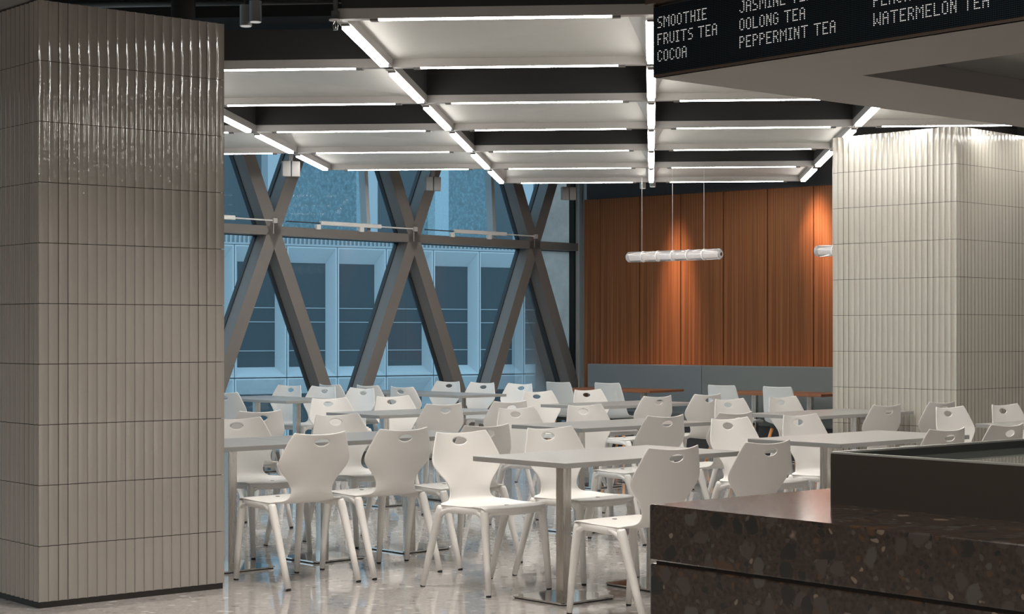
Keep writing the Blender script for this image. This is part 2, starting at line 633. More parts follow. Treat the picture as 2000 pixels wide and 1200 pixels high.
# corner post
trim += 1
bm = NB()
box(bm, -0.20, 0.03, -0.10, 0.06, 0, HC)
struct('trim_%d' % trim, bm, M['side_metal'], loc=F_RIGHT, rz=math.radians(47))
trim += 1
bm = NB()
box(bm, -0.235, -0.20, -0.04, 0.04, 0, HC)
struct('trim_%d' % trim, bm, M['gasket'], loc=F_RIGHT, rz=math.radians(47))
# return between the post and the timber wall
trim += 1
bm = NB()
pA, pB = F_RIGHT, W_LEFT + DW * 0.02 + Vector((0.05, 0.11, 0))
bar_between(bm, up(pA, HC / 2), up(pB, HC / 2), 0.04, HC)
struct('trim_%d' % trim, bm, M['side_metal'])

# glass panes: triangles between the braces
win = 0


def pane(pts, mm, off=-0.12):
    global win
    win += 1
    bm = NB()
    vs = [bm.verts.new(Vector(p) + NF * off) for p in pts]
    bm.faces.new(vs)
    o = struct('window_%d' % win, bm, M[mm])
    return o


for k in range(2, 8):
    c = nodes_xy[k]
    l_, r_ = c - DF * STEP / 2, c + DF * STEP / 2
    pane([up(l_, ZB), up(r_, ZB), up(c, ZT)], 'glass')
    pane([up(c, ZT), up(r_, ZU - 0.12), up(l_, ZU - 0.12)], 'glass_upper')
    if k < 7:
        d = nodes_xy[k + 1]
        pane([up(c, ZT), up(r_, ZB), up(d, ZT)], 'glass')
        # upper light: wide dusty pane, mullion, narrow clear pane
        q0, q1 = c + DF * STEP * 0.70, c + DF * STEP * 0.63
        zz = ZU - 0.12
        o = pane([up(c, ZT), up(q0, ZT), up(q1, zz), up(r_, zz)], 'dusty_glass', -0.12)
        pane([up(q0, ZT), up(d, ZT), up(r_, ZU - 0.12), up(q1, zz)], 'glass_upper')
        bm = NB()
        bar_between(bm, up(q0, ZT) - NF * 0.06, up(q1, zz) - NF * 0.06, 0.10, 0.05, side=NF)
        obj('mullion', bm, M['side_metal'], o)
# grey spandrel beyond the last node
e_ = nodes_xy[7]
pane([up(e_, ZT), up(e_ + DF * STEP / 2, ZB), up(F_RIGHT, ZB), up(F_RIGHT, ZT)], 'spandrel', -0.115)
pane([up(e_, ZT), up(F_RIGHT, ZT), up(F_RIGHT, ZU), up(e_ + DF * STEP / 2, ZU)], 'spandrel', -0.115)

# unseen black sheet added above the glass to block sky light over the grid
trim += 1
bm = NB()
bar_between(bm, up(N2 - DF * STEP * 5.4 + NF * 0.14, (3.46 + HC) / 2), up(F_RIGHT + NF * 0.14, (3.46 + HC) / 2), 0.02, HC - 3.46)
struct('trim_%d' % trim, bm, M['void'])

# window openers on the transom
LB = ['behind the left tiled column', 'left of the three visible nodes', 'between the first two steel nodes', 'between the second and third steel nodes']
for i, k in enumerate((4, 5, 6)):
    c, d = nodes_xy[k], nodes_xy[k + 1]
    ln_ = (d - c).length
    base = up(c + NF * 0.09, ZT + 0.085)
    lab = ('white window opener bar on the transom partly hidden by the left column',
           'white window opener bar on the transom between the first and second braces',
           'white window opener bar on the transom between the second and third braces')[i]
    t = thing('window_opener', lab, 'window opener', base, math.radians(47), 'window openers on the transom')
    bm = NB(); box(bm, 0.62, 1.50, -0.02, 0.02, 0.0, 0.045, 0.006, 2)
    obj('bar', bm, M['white_metal'], t)
    bm = NB(); tube(bm, [(1.5, 0, 0.02), (ln_ - 0.03, 0, 0.02)], 0.008, 8)
    obj('rod', bm, M['white_metal'], t)
    bm = NB(); tube(bm, [(0.15, 0, 0.02), (0.62, 0, 0.02)], 0.006, 8)
    obj('rod', bm, M['dark_metal'], t)
    for x in (0.56, 1.18):
        bm = NB(); box(bm, x, x + 0.06, -0.02, 0.025, -0.05, 0.004, 0.004, 1)
        obj('bracket', bm, M['white_metal'], t)
    bm = NB(); box(bm, ln_ - 0.035, ln_ + 0.025, -0.02, 0.03, -0.01, 0.045, 0.008, 2); tube(bm, [(ln_ - 0.01, 0.02, -0.12), (ln_ - 0.01, 0.02, 0)], 0.012, 8)
    obj('end_fitting', bm, M['beam'], t)

# ------------------------------------------------------------------ tiled columns
ROWH = 0.2975


def tiled_column(label, corner, ang, width, depth, mm, nface):
    """box with its near corner at the given point; x runs to the right-away side, y to the left-away side"""
    t = thing('tiled_column', label, 'column', corner, ang)
    bm = NB()
    box(bm, 0.012, width - 0.012, 0.012, depth - 0.012, 0.0, 2.97)
    obj('core', bm, M['grout'], t)
    bm = NB()
    SAG, NS = 0.0092, 10

    def face(o, dx, nn, L, count):
        w = L / count
        for i in range(count):
            for r in range(-1, 10):
                z0 = 0.03 if r < 0 else 0.005 + ROWH * r + 0.0016
                z1 = 0.005 + ROWH * (r + 1) - 0.0016
                if r < 0:
                    continue
                if r == 0:
                    z0 = 0.03
                g = 0.0024 if i in (2, 17) else 0.0009
                prev = None
                for k in range(NS + 1):
                    u = k / NS
                    x = i * w + g + (w - 2 * g) * u
                    dep = 0.0095 - SAG * (1 - (2 * u - 1) ** 2)
                    p = o + dx * x + nn * (dep - 0.0095)
                    a = bm.verts.new((p.x, p.y, z0)); c = bm.verts.new((p.x, p.y, z1))
                    if prev:
                        f = bm.faces.new((prev[0], a, c, prev[1]))
                        f.smooth = True
                    prev = (a, c)
    X, Y = Vector((1, 0, 0)), Vector((0, 1, 0))
    face(Vector((0, 0, 0)), X, -Y, width, nface)
    face(Vector((0, depth, 0)), -Y, -X, depth, nface)
    face(Vector((width, 0, 0)), Y, X, depth, nface)
    face(Vector((width, depth, 0)), -X, Y, width, nface)
    me = bpy.data.meshes.new('tile_cladding')
    bm.to_mesh(me); bm.free()
    link('tile_cladding', me, M[mm], t)
    bm = NB()
    box(bm, 0.006, width - 0.006, 0.006, depth - 0.006, 0.0, 0.03)
    obj('kick_strip', bm, M['kick'], t)
    return t


tiled_column('glossy beige fluted tile column filling the left side, nearest the camera', (-2.3125, 8.5, 0), math.radians(40.5), 1.046, 1.046, 'tile', 20)
tiled_column('pale fluted tile column on the right behind the white chairs', (3.5, 13.7, 0), math.radians(44.0), 1.15, 1.18, 'tile_pale', 22)

# ------------------------------------------------------------------ ceiling light grid
TH = math.atan(0.08)
G = Vector((math.sin(TH), math.cos(TH), 0))
Lx = Vector((math.cos(TH), -math.sin(TH), 0))
P = 1.677
PL = 1.633
D1 = 9.08
HB = 3.0
cells = {(-3, 3): 'B', (-3, 4): 'WL', (-2, 1): 'B', (-2, 2): 'WL', (-2, 3): 'B', (-2, 4): 'WL', (-2, 5): 'WR',
         (-1, 0): 'B', (-1, 1): 'WR', (-1, 2): 'B', (-1, 3): 'WR', (-1, 4): 'B', (-1, 5): 'WR', (-1, 6): 'WL',
         (0, 1): 'B', (0, 2): 'WL', (0, 3): 'B', (0, 4): 'WL', (0, 5): 'B', (0, 6): 'WL', (1, 3): 'WL', (1, 4): 'B'}
GROT = -TH


def gp(i, k, z=0.0):
    p = Lx * (PL * i) + G * (D1 + P * (k - 1))
    return Vector((p.x, p.y, z))


lat, fwd = set(), set()
for (i, k) in cells:
    if (i, k) not in ((-1, 0), (-2, 1), (0, 1), (-3, 3)):
        lat.add((i, k))
    lat.add((i, k + 1))
    if (i, k) not in ((-1, 0), (-2, 1), (0, 1)):
        fwd.add((i, k)); fwd.add((i + 1, k))
bm = NB()
for (i, k) in sorted(lat):
    bar_between(bm, gp(i, k, HB + 0.0275) + Lx * 0.03, gp(i + 1, k, HB + 0.0275) - Lx * 0.03, 0.06, 0.055)
for (i, k) in sorted(fwd):
    bar_between(bm, gp(i, k, HB + 0.0275) - G * 0.03, gp(i, k + 1, HB + 0.0275) + G * 0.03, 0.06, 0.055)
trim += 1
grid = struct('trim_%d' % trim, bm, M['beam'], label='grey steel grid carrying the ceiling panels and light bars')
# charcoal boards around the open squares
bm = NB()
for (i, k), c in cells.items():
    if c != 'B':
        continue
    z = HB + 0.055 + 0.095
    o_ = 0.022
    bar_between(bm, gp(i, k + 1, z) + Lx * 0.01 - G * o_, gp(i + 1, k + 1, z) - Lx * 0.01 - G * o_, 0.012, 0.19)
    if (i, k) in ((-1, 0), (-2, 1), (0, 1)):
        continue
    bar_between(bm, gp(i, k, z) + Lx * 0.01 + G * o_, gp(i + 1, k, z) - Lx * 0.01 + G * o_, 0.012, 0.19)
    bar_between(bm, gp(i, k, z) + Lx * o_ + G * 0.03, gp(i, k + 1, z) + Lx * o_ - G * 0.03, 0.012, 0.19)
    bar_between(bm, gp(i + 1, k, z) - Lx * o_ + G * 0.03, gp(i + 1, k + 1, z) - Lx * o_ - G * 0.03, 0.012, 0.19)
trim += 1
struct('trim_%d' % trim, bm, M['baffle'], label='charcoal boards lining the open squares of the ceiling grid')

colname = {-3: 'leftmost', -2: 'second', -1: 'third', 0: 'fourth', 1: 'rightmost'}
rowname = {1: 'nearest', 2: 'second', 3: 'third', 4: 'fourth', 5: 'fifth', 6: 'farthest'}
h = P / 2 - 0.03
hx = PL / 2 - 0.03
for (i, k), c in sorted(cells.items()):
    if c == 'B':
        continue
    bm = NB()
    ax = (-hx + 0.10) if c == 'WL' else (hx - 0.10)
    zz = HB + 0.052
    q = [bm.verts.new(p) for p in ((-hx, -h, zz), (hx, -h, zz), (hx, h, zz), (-hx, h, zz))]
    tp = [bm.verts.new(p) for p in ((-hx, -h, zz + 0.12), (hx, -h, zz + 0.12), (hx, h, zz + 0.12), (-hx, h, zz + 0.12))]
    a = bm.verts.new((ax, -0.05, zz + 0.085))
    for j in range(4):
        bm.faces.new((q[j], q[(j + 1) % 4], a))
        bm.faces.new((q[j], tp[j], tp[(j + 1) % 4], q[(j + 1) % 4]))
    bm.faces.new(tp)
    ctr = (gp(i, k) + gp(i + 1, k + 1)) / 2
    tag(obj('ceiling_panel', bm, M['plaster'], None, ctr, GROT),
        'white folded ceiling panel, %s bay from the left, row %s from the camera' % (colname[i], rowname[k]), 'ceiling panel', 'white folded ceiling panels')


def light_proto(length, drop):
    t = thing('linear_light', None, 'ceiling light')
    bm = NB(); box(bm, -length / 2, length / 2, -0.0225, 0.0225, -drop, -0.0005)
    obj('diffuser', bm, M['led'], t)
    for s in (-1, 1):
        bm = NB(); box(bm, s * (length / 2 + 0.001), s * (length / 2 + 0.045), -0.022, 0.022, -0.010, 0.0)
        obj('end_cap', bm, M['bar'], t)
    return t


pl = light_proto(PL * 0.75, 0.004)
pf = light_proto(P * 0.80, 0.020)
used = {id(pl): False, id(pf): False}


def put_light(pr, loc, rz, label):
    if not used[id(pr)]:
        used[id(pr)] = True
        pr.location = loc; pr.rotation_euler = (0, 0, rz)
        return tag(pr, label, group='light bars of the ceiling grid')
    return dup(pr, loc, rz, label, 'light bars of the ceiling grid')


for (i, k) in sorted(lat):
    put_light(pl, (gp(i, k, HB) + gp(i + 1, k, HB)) / 2, GROT,
              'lit crosswise white light bar, %s bay from the left, beam %s from the camera' % (colname[i], {1: 'one', 2: 'two', 3: 'three', 4: 'four', 5: 'five', 6: 'six', 7: 'seven'}[k]))
linename = {-3: 'outer left', -2: 'second', -1: 'third', 0: 'straight central', 1: 'right diagonal', 2: 'outer right'}
for (i, k) in sorted(fwd):
    put_light(pf, (gp(i, k, HB) + gp(i, k + 1, HB)) / 2, GROT + PI / 2,
              'lit lengthwise white light bar on the %s line, %s from the camera' % (linename[i], {1: 'first', 2: 'second', 3: 'third', 4: 'fourth', 5: 'fifth', 6: 'sixth'}[k]))

# ------------------------------------------------------------------ chairs
TAB = [  # y, z, half width, edge forward, edge up
    (0.246, 0.424, 0.198, -0.026, 0.000),
    (0.253, 0.438, 0.207, -0.026, 0.001),
    (0.238, 0.447, 0.212, -0.022, 0.002),
    (0.190, 0.449, 0.215, -0.012, 0.003),
    (0.110, 0.443, 0.218, -0.004, 0.006),
    (0.020, 0.436, 0.221, 0.000, 0.010),
    (-0.060, 0.435, 0.230, 0.000, 0.012),
    (-0.100, 0.438, 0.236, 0.000, 0.010),
    (-0.122, 0.443, 0.215, 0.004, 0.010),
    (-0.142, 0.452, 0.168, 0.008, 0.006),
    (-0.160, 0.470, 0.146, 0.014, 0.002),
    (-0.172, 0.498, 0.136, 0.020, 0.000),
    (-0.181, 0.530, 0.142, 0.028, 0.000),
    (-0.191, 0.566, 0.164, 0.034, 0.000),
    (-0.201, 0.604, 0.200, 0.038, 0.000),
    (-0.211, 0.640, 0.228, 0.042, 0.000),
    (-0.221, 0.674, 0.233, 0.042, 0.000),
    (-0.232, 0.712, 0.219, 0.040, 0.002),
    (-0.243, 0.750, 0.201, 0.038, 0.006),
    (-0.253, 0.782, 0.185, 0.036, 0.010),
    (-0.262, 0.808, 0.168, 0.034, 0.014)]


def shell_mesh():
    NU, NV = 33, 84
    bm = NB()
    V = []
    for j in range(NV + 1):
        y, z, w, ef, eu = interp(TAB, j / NV)
        row = []
        for i in range(NU):
            u = -1 + 2 * i / (NU - 1)
            x = w * u
            row.append(bm.verts.new((x, y + ef * u * u, z + eu * u * u)))
        V.append(row)
    F = []
    for j in range(NV):
        for i in range(NU - 1):
            F.append(bm.faces.new((V[j][i], V[j][i + 1], V[j + 1][i + 1], V[j + 1][i])))
    # hand slot: open the faces inside an ellipse, snap the rim
    def cut(test, rx, rv, cx, cv, coord):
        inside = [f for f in bm.faces if test(f) and sum(1 for v_ in f.verts if ((v_.co.x - cx) / rx) ** 2 + ((coord(v_) - cv) / rv) ** 2 < 1.0) >= 2]
        rim = {v_ for f in inside for v_ in f.verts}
        bmesh.ops.delete(bm, geom=inside, context='FACES_ONLY')
        bmesh.ops.delete(bm, geom=[e for e in bm.edges if not e.link_faces], context='EDGES')
        for v_ in list(rim):
            if v_.is_valid and v_.link_faces and any(len(e.link_faces) == 1 for e in v_.link_edges):
                dx, dv = (v_.co.x - cx) / rx, (coord(v_) - cv) / rv
                r = math.hypot(dx, dv)
                if r > 1e-6:
                    v_.co.x = cx + dx / r * rx
                    nv = cv + dv / r * rv
                    if coord is CZ:
                        v_.co.y += (nv - v_.co.z) * -0.32
                        v_.co.z = nv
                    else:
                        v_.co.y = nv
        bmesh.ops.delete(bm, geom=[v_ for v_ in bm.verts if not v_.link_faces], context='VERTS')
    CZ = lambda v_: v_.co.z
    CY = lambda v_: v_.co.y
    cut(lambda f: f.calc_center_median().z > 0.7, 0.047, 0.0185, 0.0, 0.766, CZ)
    me = bpy.data.meshes.new('shell')
    bm.to_mesh(me); bm.free()
    o = bpy.data.objects.new('shell_tmp', me)
    COL.objects.link(o)
    s = o.modifiers.new('s', 'SOLIDIFY'); s.thickness = 0.0075; s.offset = 0.0
    d = o.modifiers.new('d', 'SUBSURF'); d.levels = 1; d.render_levels = 1
    dg = bpy.context.evaluated_depsgraph_get()
    out = bpy.data.meshes.new_from_object(o.evaluated_get(dg))
    bpy.data.objects.remove(o)
    bpy.data.meshes.remove(me)
    return out


def split_shell(full, zcut, extra=None):
    """two meshes (seat, backrest) with the normals of the whole shell"""
    res = []
    nor = {i: v_.normal.copy() for i, v_ in enumerate(full.vertices)}
    for low in (True, False):
        vmap, vs_, fs_ = {}, [], []
        for p in full.polygons:
            c = p.center
            isl = c.z < zcut and c.y > -0.30 and not (c.z > 0.5)
            if isl != low:
                continue
            f = []
            for vi in p.vertices:
                if vi not in vmap:
                    vmap[vi] = len(vs_); vs_.append(vi)
                f.append(vmap[vi])
            fs_.append(f)
        me = bpy.data.meshes.new('seat' if low else 'backrest')
        verts = [tuple(full.vertices[i].co) for i in vs_]
        nn = [tuple(nor[i]) for i in vs_]
        if low and extra:
            off = len(verts)
            ev, ef, en = extra
            verts += ev; nn += en
            fs_ += [[i + off for i in f] for f in ef]
        me.from_pydata(verts, [], fs_)
        for p in me.polygons:
            p.use_smooth = True
        me.update()
        me.normals_split_custom_set_from_vertices([Vector(q).normalized() if Vector(q).length > 0 else (0, 0, 1) for q in nn])
        res.append(me)
    return res


def bm_data(bm):
    bmesh.ops.recalc_face_normals(bm, faces=bm.faces)
    bm.normal_update()
    bm.verts.index_update()
    v_ = [tuple(x.co) for x in bm.verts]
    n_ = [tuple(x.normal) for x in bm.verts]
    f_ = [[x.index for x in f.verts] for f in bm.faces]
    bm.free()
    return v_, f_, n_


def seat_rail():
    """moulded rim that runs under the edge of the seat from rear leg to rear leg"""
    bm = NB()
    path = [(-0.222, -0.10, 0.436), (-0.216, -0.02, 0.434), (-0.209, 0.08, 0.437), (-0.202, 0.165, 0.440), (-0.192, 0.205, 0.439)]
    front_ = [(-0.15, 0.222, 0.437), (-0.08, 0.235, 0.435), (0, 0.239, 0.434)]
    pts = path + front_ + [(-x, y, z) for x, y, z in reversed(front_[:-1])] + [(-x, y, z) for x, y, z in reversed(path)]
    pts = [Vector(p) for p in pts]
    rings = []
    for i, p in enumerate(pts):
        d = pts[min(i + 1, len(pts) - 1)] - pts[max(i - 1, 0)]
        d.z = 0; d.normalize()
        s = Vector((-d.y, d.x, 0))
        hh = 0.018
        ring = []
        for k in range(10):
            t = 2 * PI * k / 10
            cx, cz = math.cos(t), math.sin(t)
            ex = math.copysign(abs(cx) ** 0.5, cx) * 0.011
            ez = math.copysign(abs(cz) ** 0.5, cz) * hh
            ring.append(bm.verts.new(p + s * ex + Vector((0, 0, ez - 0.009))))
        rings.append(ring)
    for a, c in zip(rings, rings[1:]):
        for k in range(10):
            bm.faces.new((a[k], a[(k + 1) % 10], c[(k + 1) % 10], c[k]))
    bm.faces.new(rings[0]); bm.faces.new(rings[-1][::-1])
    return bm_data(bm)


def make_chair():
    t = thing('plastic_chair', None, 'chair')
    full = shell_mesh()
    seat, back = split_shell(full, 0.485, seat_rail())
    bpy.data.meshes.remove(full)
    link('seat', seat, M['chair'], t)
    link('backrest', back, M['chair'], t)
    bm = NB()
    tube(bm, [(0, 0.158, 0.4500), (0, 0.158, 0.4525)], 0.012, 16)
    obj('drain_hole_shade', bm, M['drain'], t)  # dark disc paints the shade of a drain hole that is not cut
    for s in (-1, 1):
        for fr in (True, False):
            bm = NB()
            if fr:
                pts = [(s * 0.203, 0.260, 0.010), (s * 0.201, 0.247, 0.15), (s * 0.197, 0.229, 0.30), (s * 0.1935, 0.217, 0.39), (s * 0.191, 0.211, 0.425), (s * 0.190, 0.209, 0.441)]
                rad = [0.0150, 0.0175, 0.0205, 0.0225, 0.0225, 0.0190]
                tube(bm, [(s * 0.1985, 0.222, 0.375), (s * 0.1985, 0.203, 0.408), (s * 0.202, 0.168, 0.424), (s * 0.204, 0.13, 0.430)], [0.012, 0.015, 0.012, 0.007], 10)
                tube(bm, [(s * 0.195, 0.222, 0.378), (s * 0.180, 0.220, 0.407), (s * 0.15, 0.222, 0.422), (s * 0.12, 0.228, 0.428)], [0.012, 0.0145, 0.011, 0.006], 10)
            else:
                pts = [(s * 0.231, -0.265, 0.010), (s * 0.231, -0.214, 0.15), (s * 0.230, -0.160, 0.30), (s * 0.229, -0.126, 0.39), (s * 0.227, -0.112, 0.425), (s * 0.226, -0.108, 0.440)]
                rad = [0.0155, 0.0180, 0.0210, 0.0230, 0.0230, 0.0180]
                tube(bm, [(s * 0.229, -0.130, 0.375), (s * 0.227, -0.092, 0.410), (s * 0.222, -0.050, 0.424), (s * 0.218, -0.01, 0.430)], [0.012, 0.015, 0.012, 0.007], 10)
            tube(bm, pts, rad, 14)
            lg = obj('leg', bm, M['chair'], t, smooth=True)
            bm = NB()
            f = pts[0]
            tube(bm, [(f[0], f[1], 0.0), (f[0], f[1], 0.012)], 0.0135, 12)
            obj('foot_cap', bm, M['rubber'], lg)
    return t


chair0 = make_chair()
used_chair = [False]


def put_chair(a, b_, face, label, group, dz=0.0):
    """(a, b) = where the top of the back stands in plan; face = heading in degrees"""
    r = math.radians(face) - PI / 2
    d = Vector((math.cos(math.radians(face)), math.sin(math.radians(face)), 0))
    p = ab(a, b_) + d * 0.235
    if not used_chair[0]:
        used_chair[0] = True
        chair0.location = p; chair0.rotation_euler = (0, 0, r)
        return tag(chair0, label, group=group)
    return dup(chair0, p, r, label, group)


B_, F_ = 132.0, -48.5
# a, b, heading, label, group: four seats to a table, two per long side
g1, g2, g3 = 'chairs at the front tables', 'chairs at the middle tables', 'chairs at the tables by the window'
CH = [
    (6.13, 7.10, -50.5, 'white plastic chair facing the camera beside the left end of the nearest table', g1),
    (6.77, 7.08, F_, 'white chair facing the camera, behind the steel pole of the nearest table', g1),
    (6.03, 5.46, B_, 'white chair seen from behind at the nearest table, touching the counter corner', g1),
    (6.68, 5.43, B_, 'white chair seen from behind, above the stone counter between nearest table and tray', g1),
    (5.51, 7.52, 133.0, 'white chair seen from behind, closest to the big left column', g1),
    (6.09, 7.53, B_, 'white chair seen from behind, second from the big left column', g1),
    (6.69, 7.51, B_, 'white chair seen from behind, half hidden behind the front camera-facing chair', g1),
    (6.07, 9.16, F_, 'white chair facing the camera, cut off by the edge of the left column', g1),
    (6.84, 9.16, F_, 'white chair facing the camera, behind the second chair-back from the left column', g1),
    (6.75, 9.90, B_, 'white chair seen from behind whose top peeks above the left column-edge chair', g2),
    (8.47, 11.45, F_, 'white chair facing the camera, left end of the table in front of the windows', g2),
    (9.13, 11.45, F_, 'white chair facing the camera, right of pair behind left third-row table', g2),
    (8.45, 9.97, B_, 'white chair seen from behind, left one at the third-row left table', g2),
    (9.15, 10.0, B_, 'white chair seen from behind, right one at the third-row left table', g2),
    (8.38, 9.10, F_, 'white chair facing the camera, left end of the table behind the nearest', g2),
    (9.08, 9.12, F_, 'white chair facing the camera, far side right seat behind the nearest table', g2),
    (8.29, 7.58, B_, 'white chair seen from behind, directly above the middle of the nearest table', g2),
    (8.96, 7.56, B_, 'white chair seen from behind, mostly hidden by a camera-facing chair near the middle', g2),
    (8.32, 7.08, F_, 'white chair facing the camera at the left end of the table behind the tray', g2),
    (9.02, 7.08, F_, 'white chair facing the camera behind the table next to the counter tray', g2),
    (8.30, 5.48, B_, 'white chair seen from behind, left of two just above the counter tray', g2),
    (8.96, 5.51, B_, 'white chair seen from behind at the right picture edge above the tray', g2),
    (10.87, 11.52, F_, 'white chair facing the camera, left of the pair before the grey shell chairs', g2),
    (11.51, 11.52, F_, 'white chair facing the camera, in front of the second grey shell chair', g2),
    (10.78, 9.95, B_, 'white chair seen from behind, left one below the hanging glass lamp', g2),
    (11.44, 9.97, B_, 'white chair seen from behind, right one below the hanging glass lamp', g2),
    (10.74, 9.14, F_, 'white chair facing the camera, left end of the table before the right column', g2),
    (11.43, 9.15, F_, 'white chair facing the camera, in front of the rightmost grey shell chair', g2),
    (10.74, 7.61, B_, 'white chair seen from behind against the left face of the right column', g2),
    (11.50, 7.64, B_, 'white chair seen from behind in front of the right column corner', g2),
    (10.75, 7.09, F_, 'white chair facing the camera, overlapping the corner of the right column', g2),
    (11.44, 7.07, F_, 'white chair facing the camera, at the right picture edge by the column', g2),
    (10.24, 14.50, 229, 'white chair by the window facing left, leftmost of all window chairs', g3),
    (10.28, 13.98, 229, 'white chair by the window facing left, in front of a chair facing right', g3),
    (10.24, 13.30, 227, 'white chair facing left, right of the pair behind the left window table', g3),
    (10.70, 14.46, 44, 'white chair by the window facing right, leftmost of three seen from behind', g3),
    (10.82, 13.98, 44, 'white chair by the window facing right, middle of three seen from behind', g3),
    (10.76, 13.35, 44, 'white chair by the window facing right, rightmost of three seen from behind', g3),
    (12.36, 14.52, 229, 'white chair facing left behind the right window table, left one of three', g3),
    (12.33, 13.92, 228, 'white chair facing left behind the right window table, middle one of three', g3),
    (12.36, 13.36, 226, 'white chair facing left behind the right window table, right one of three', g3),
    (8.66, 13.25, 44, 'white chair back with rounded corner, peeking past the left column', g3),
]
for c in CH:
    put_chair(*c)

# shell chairs with wooden legs at the timber wall
def make_shell_chair():
    t = thing('shell_chair', None, 'chair')
    tab = [(0.225, 0.435, 0.205, -0.02, 0.0), (0.235, 0.448, 0.215, -0.02, 0.0), (0.15, 0.452, 0.225, 0.0, 0.01), (0.03, 0.436, 0.228, 0.0, 0.025),
           (-0.09, 0.436, 0.222, 0.01, 0.035), (-0.15, 0.455, 0.212, 0.03, 0.03), (-0.185, 0.51, 0.205, 0.045, 0.01), (-0.205, 0.60, 0.20, 0.045, 0.0),
           (-0.225, 0.70, 0.186, 0.038, 0.0), (-0.245, 0.79, 0.172, 0.032, 0.004), (-0.252, 0.815, 0.160, 0.030, 0.006)]
    bm = NB()
    NU, NV = 17, 40
    V = []
    for j in range(NV + 1):
        y, z, w, ef, eu = interp(tab, j / NV)
        V.append([bm.verts.new((w * (-1 + 2 * i / (NU - 1)), y + ef * (-1 + 2 * i / (NU - 1)) ** 2, z + eu * (-1 + 2 * i / (NU - 1)) ** 2)) for i in range(NU)])
    for j in range(NV):
        for i in range(NU - 1):
            bm.faces.new((V[j][i], V[j][i + 1], V[j + 1][i + 1], V[j + 1][i]))
    me = bpy.data.meshes.new('tmp'); bm.to_mesh(me); bm.free()
    o = bpy.data.objects.new('tmp', me); COL.objects.link(o)
    s = o.modifiers.new('s', 'SOLIDIFY'); s.thickness = 0.012; s.offset = 0.0
    s = o.modifiers.new('d', 'SUBSURF'); s.levels = 1; s.render_levels = 1
    full = bpy.data.meshes.new_from_object(o.evaluated_get(bpy.context.evaluated_depsgraph_get()))
    bpy.data.objects.remove(o); bpy.data.meshes.remove(me)
    seat, back = split_shell(full, 0.48)
    bpy.data.meshes.remove(full)
    link('seat', seat, M['chair_gray'], t); link('backrest', back, M['chair_gray'], t)
    bm = NB(); box(bm, -0.15, 0.15, -0.13, 0.16, 0.405, 0.428, 0.005, 1)
    obj('underframe', bm, M['rubber'], t)
    for sx_ in (-1, 1):
        for sy in (-1, 1):
            bm = NB()
            tube(bm, [(sx_ * 0.215, 0.01 + sy * 0.225, 0.0), (sx_ * 0.13, 0.015 + sy * 0.12, 0.41)], [0.011, 0.018], 12)
            obj('leg', bm, M['beech'], t, smooth=True)
    return t


sh = make_shell_chair()
SH = [((0.49, 18.72), 49, 'grey shell chair with wooden legs, leftmost, in front of the window corner'),
      ((1.00, 18.40), 50, 'grey shell chair with wooden legs, before the left end of the bench'),
      ((2.11, 17.58), 48, 'grey shell chair with wooden legs, left of the wood table by the column'),
      ((2.60, 17.10), 48, 'grey shell chair with wooden legs, in front of the right wood table')]
for i, (p, a, lab) in enumerate(SH):
    d = Vector((math.cos(math.radians(a)), math.sin(math.radians(a)), 0))
    loc = Vector((*p, 0)) + d * 0.23
    r = math.radians(a) - PI / 2
    o = sh if i == 0 else dup(sh)
    o.location = loc; o.rotation_euler = (0, 0, r)
    tag(o, lab, group='grey shell chairs at the bench')

# ------------------------------------------------------------------ tables
ZTAB = 0.72


def make_table(length, width, poles, top='laminate', edge='laminate_edge'):
    t = thing('dining_table', None, 'table')
    bm = NB()
    box(bm, -length / 2, length / 2, -width / 2, width / 2, ZTAB - 0.026, ZTAB, 0.0025, 2)
    o = obj('tabletop', bm, M[top], t)
    if edge:
        o.data.materials.append(M[edge])
        for p in o.data.polygons:
            if abs(p.normal.z) < 0.6:
                p.material_index = 1
    for px in poles:
        bm = NB(); box(bm, px - 0.028, px + 0.028, -0.028, 0.028, 0.010, ZTAB - 0.032, 0.003, 2)
        obj('pole', bm, M['chrome'], t)
        bm = NB()
        rounded_plate(bm, 0.188, 0.188, 0.006, 0.014, 0.02, 6, 0.003)
        bmesh.ops.translate(bm, verts=bm.verts, vec=(px, 0, 0))
        bpl = obj('base_plate', bm, M['chrome_base'], t)
        bm = NB()
        rounded_plate(bm, 0.182, 0.182, 0.0, 0.006, 0.02, 4)
        bmesh.ops.translate(bm, verts=bm.verts, vec=(px, 0, 0))
        obj('shadow_gap', bm, M['rubber'], bpl)  # black plate standing in for the shadow gap under the base plate
        bm = NB()
        tube(bm, [(px, 0, ZTAB - 0.034), (px, 0, ZTAB - 0.026)], 0.12, 28)
        obj('mount_plate', bm, M['dark_metal'], t)
    return t


RA = A0
gt = 'light grey dining tables on square steel poles'
t13 = make_table(1.30, 0.68, (-0.335, 0.335))
TBL = [(6.50, 6.34, 'nearest light grey table, on square steel poles beside the counter corner'),
       (6.53, 8.44, 'light grey table behind the two front chairs seen from behind, left foreground'),
       (8.70, 8.45, 'light grey table directly behind the nearest table'),
       (8.67, 6.34, 'light grey table whose near corner sits just behind the counter tray'),
       (11.15, 8.45, 'light grey table in front of the left face of the right column'),
       (11.13, 6.36, 'light grey table at the right picture edge before the right column'),
       (8.85, 10.78, 'light grey table in the left third row, before the window tables'),
       (11.18, 10.78, 'light grey table in front of the wood tables, middle background'),
       (6.45, 10.82, 'light grey table almost wholly hidden behind the left column')]
for i, (a, b_, lab) in enumerate(TBL):
    o = t13 if i == 0 else dup(t13)
    o.location = ab(a, b_); o.rotation_euler = (0, 0, RA)
    tag(o, lab, group=gt)
o = make_table(0.655, 0.68, (0.0,))
o.location = ab(5.545, 8.44); o.rotation_euler = (0, 0, RA)
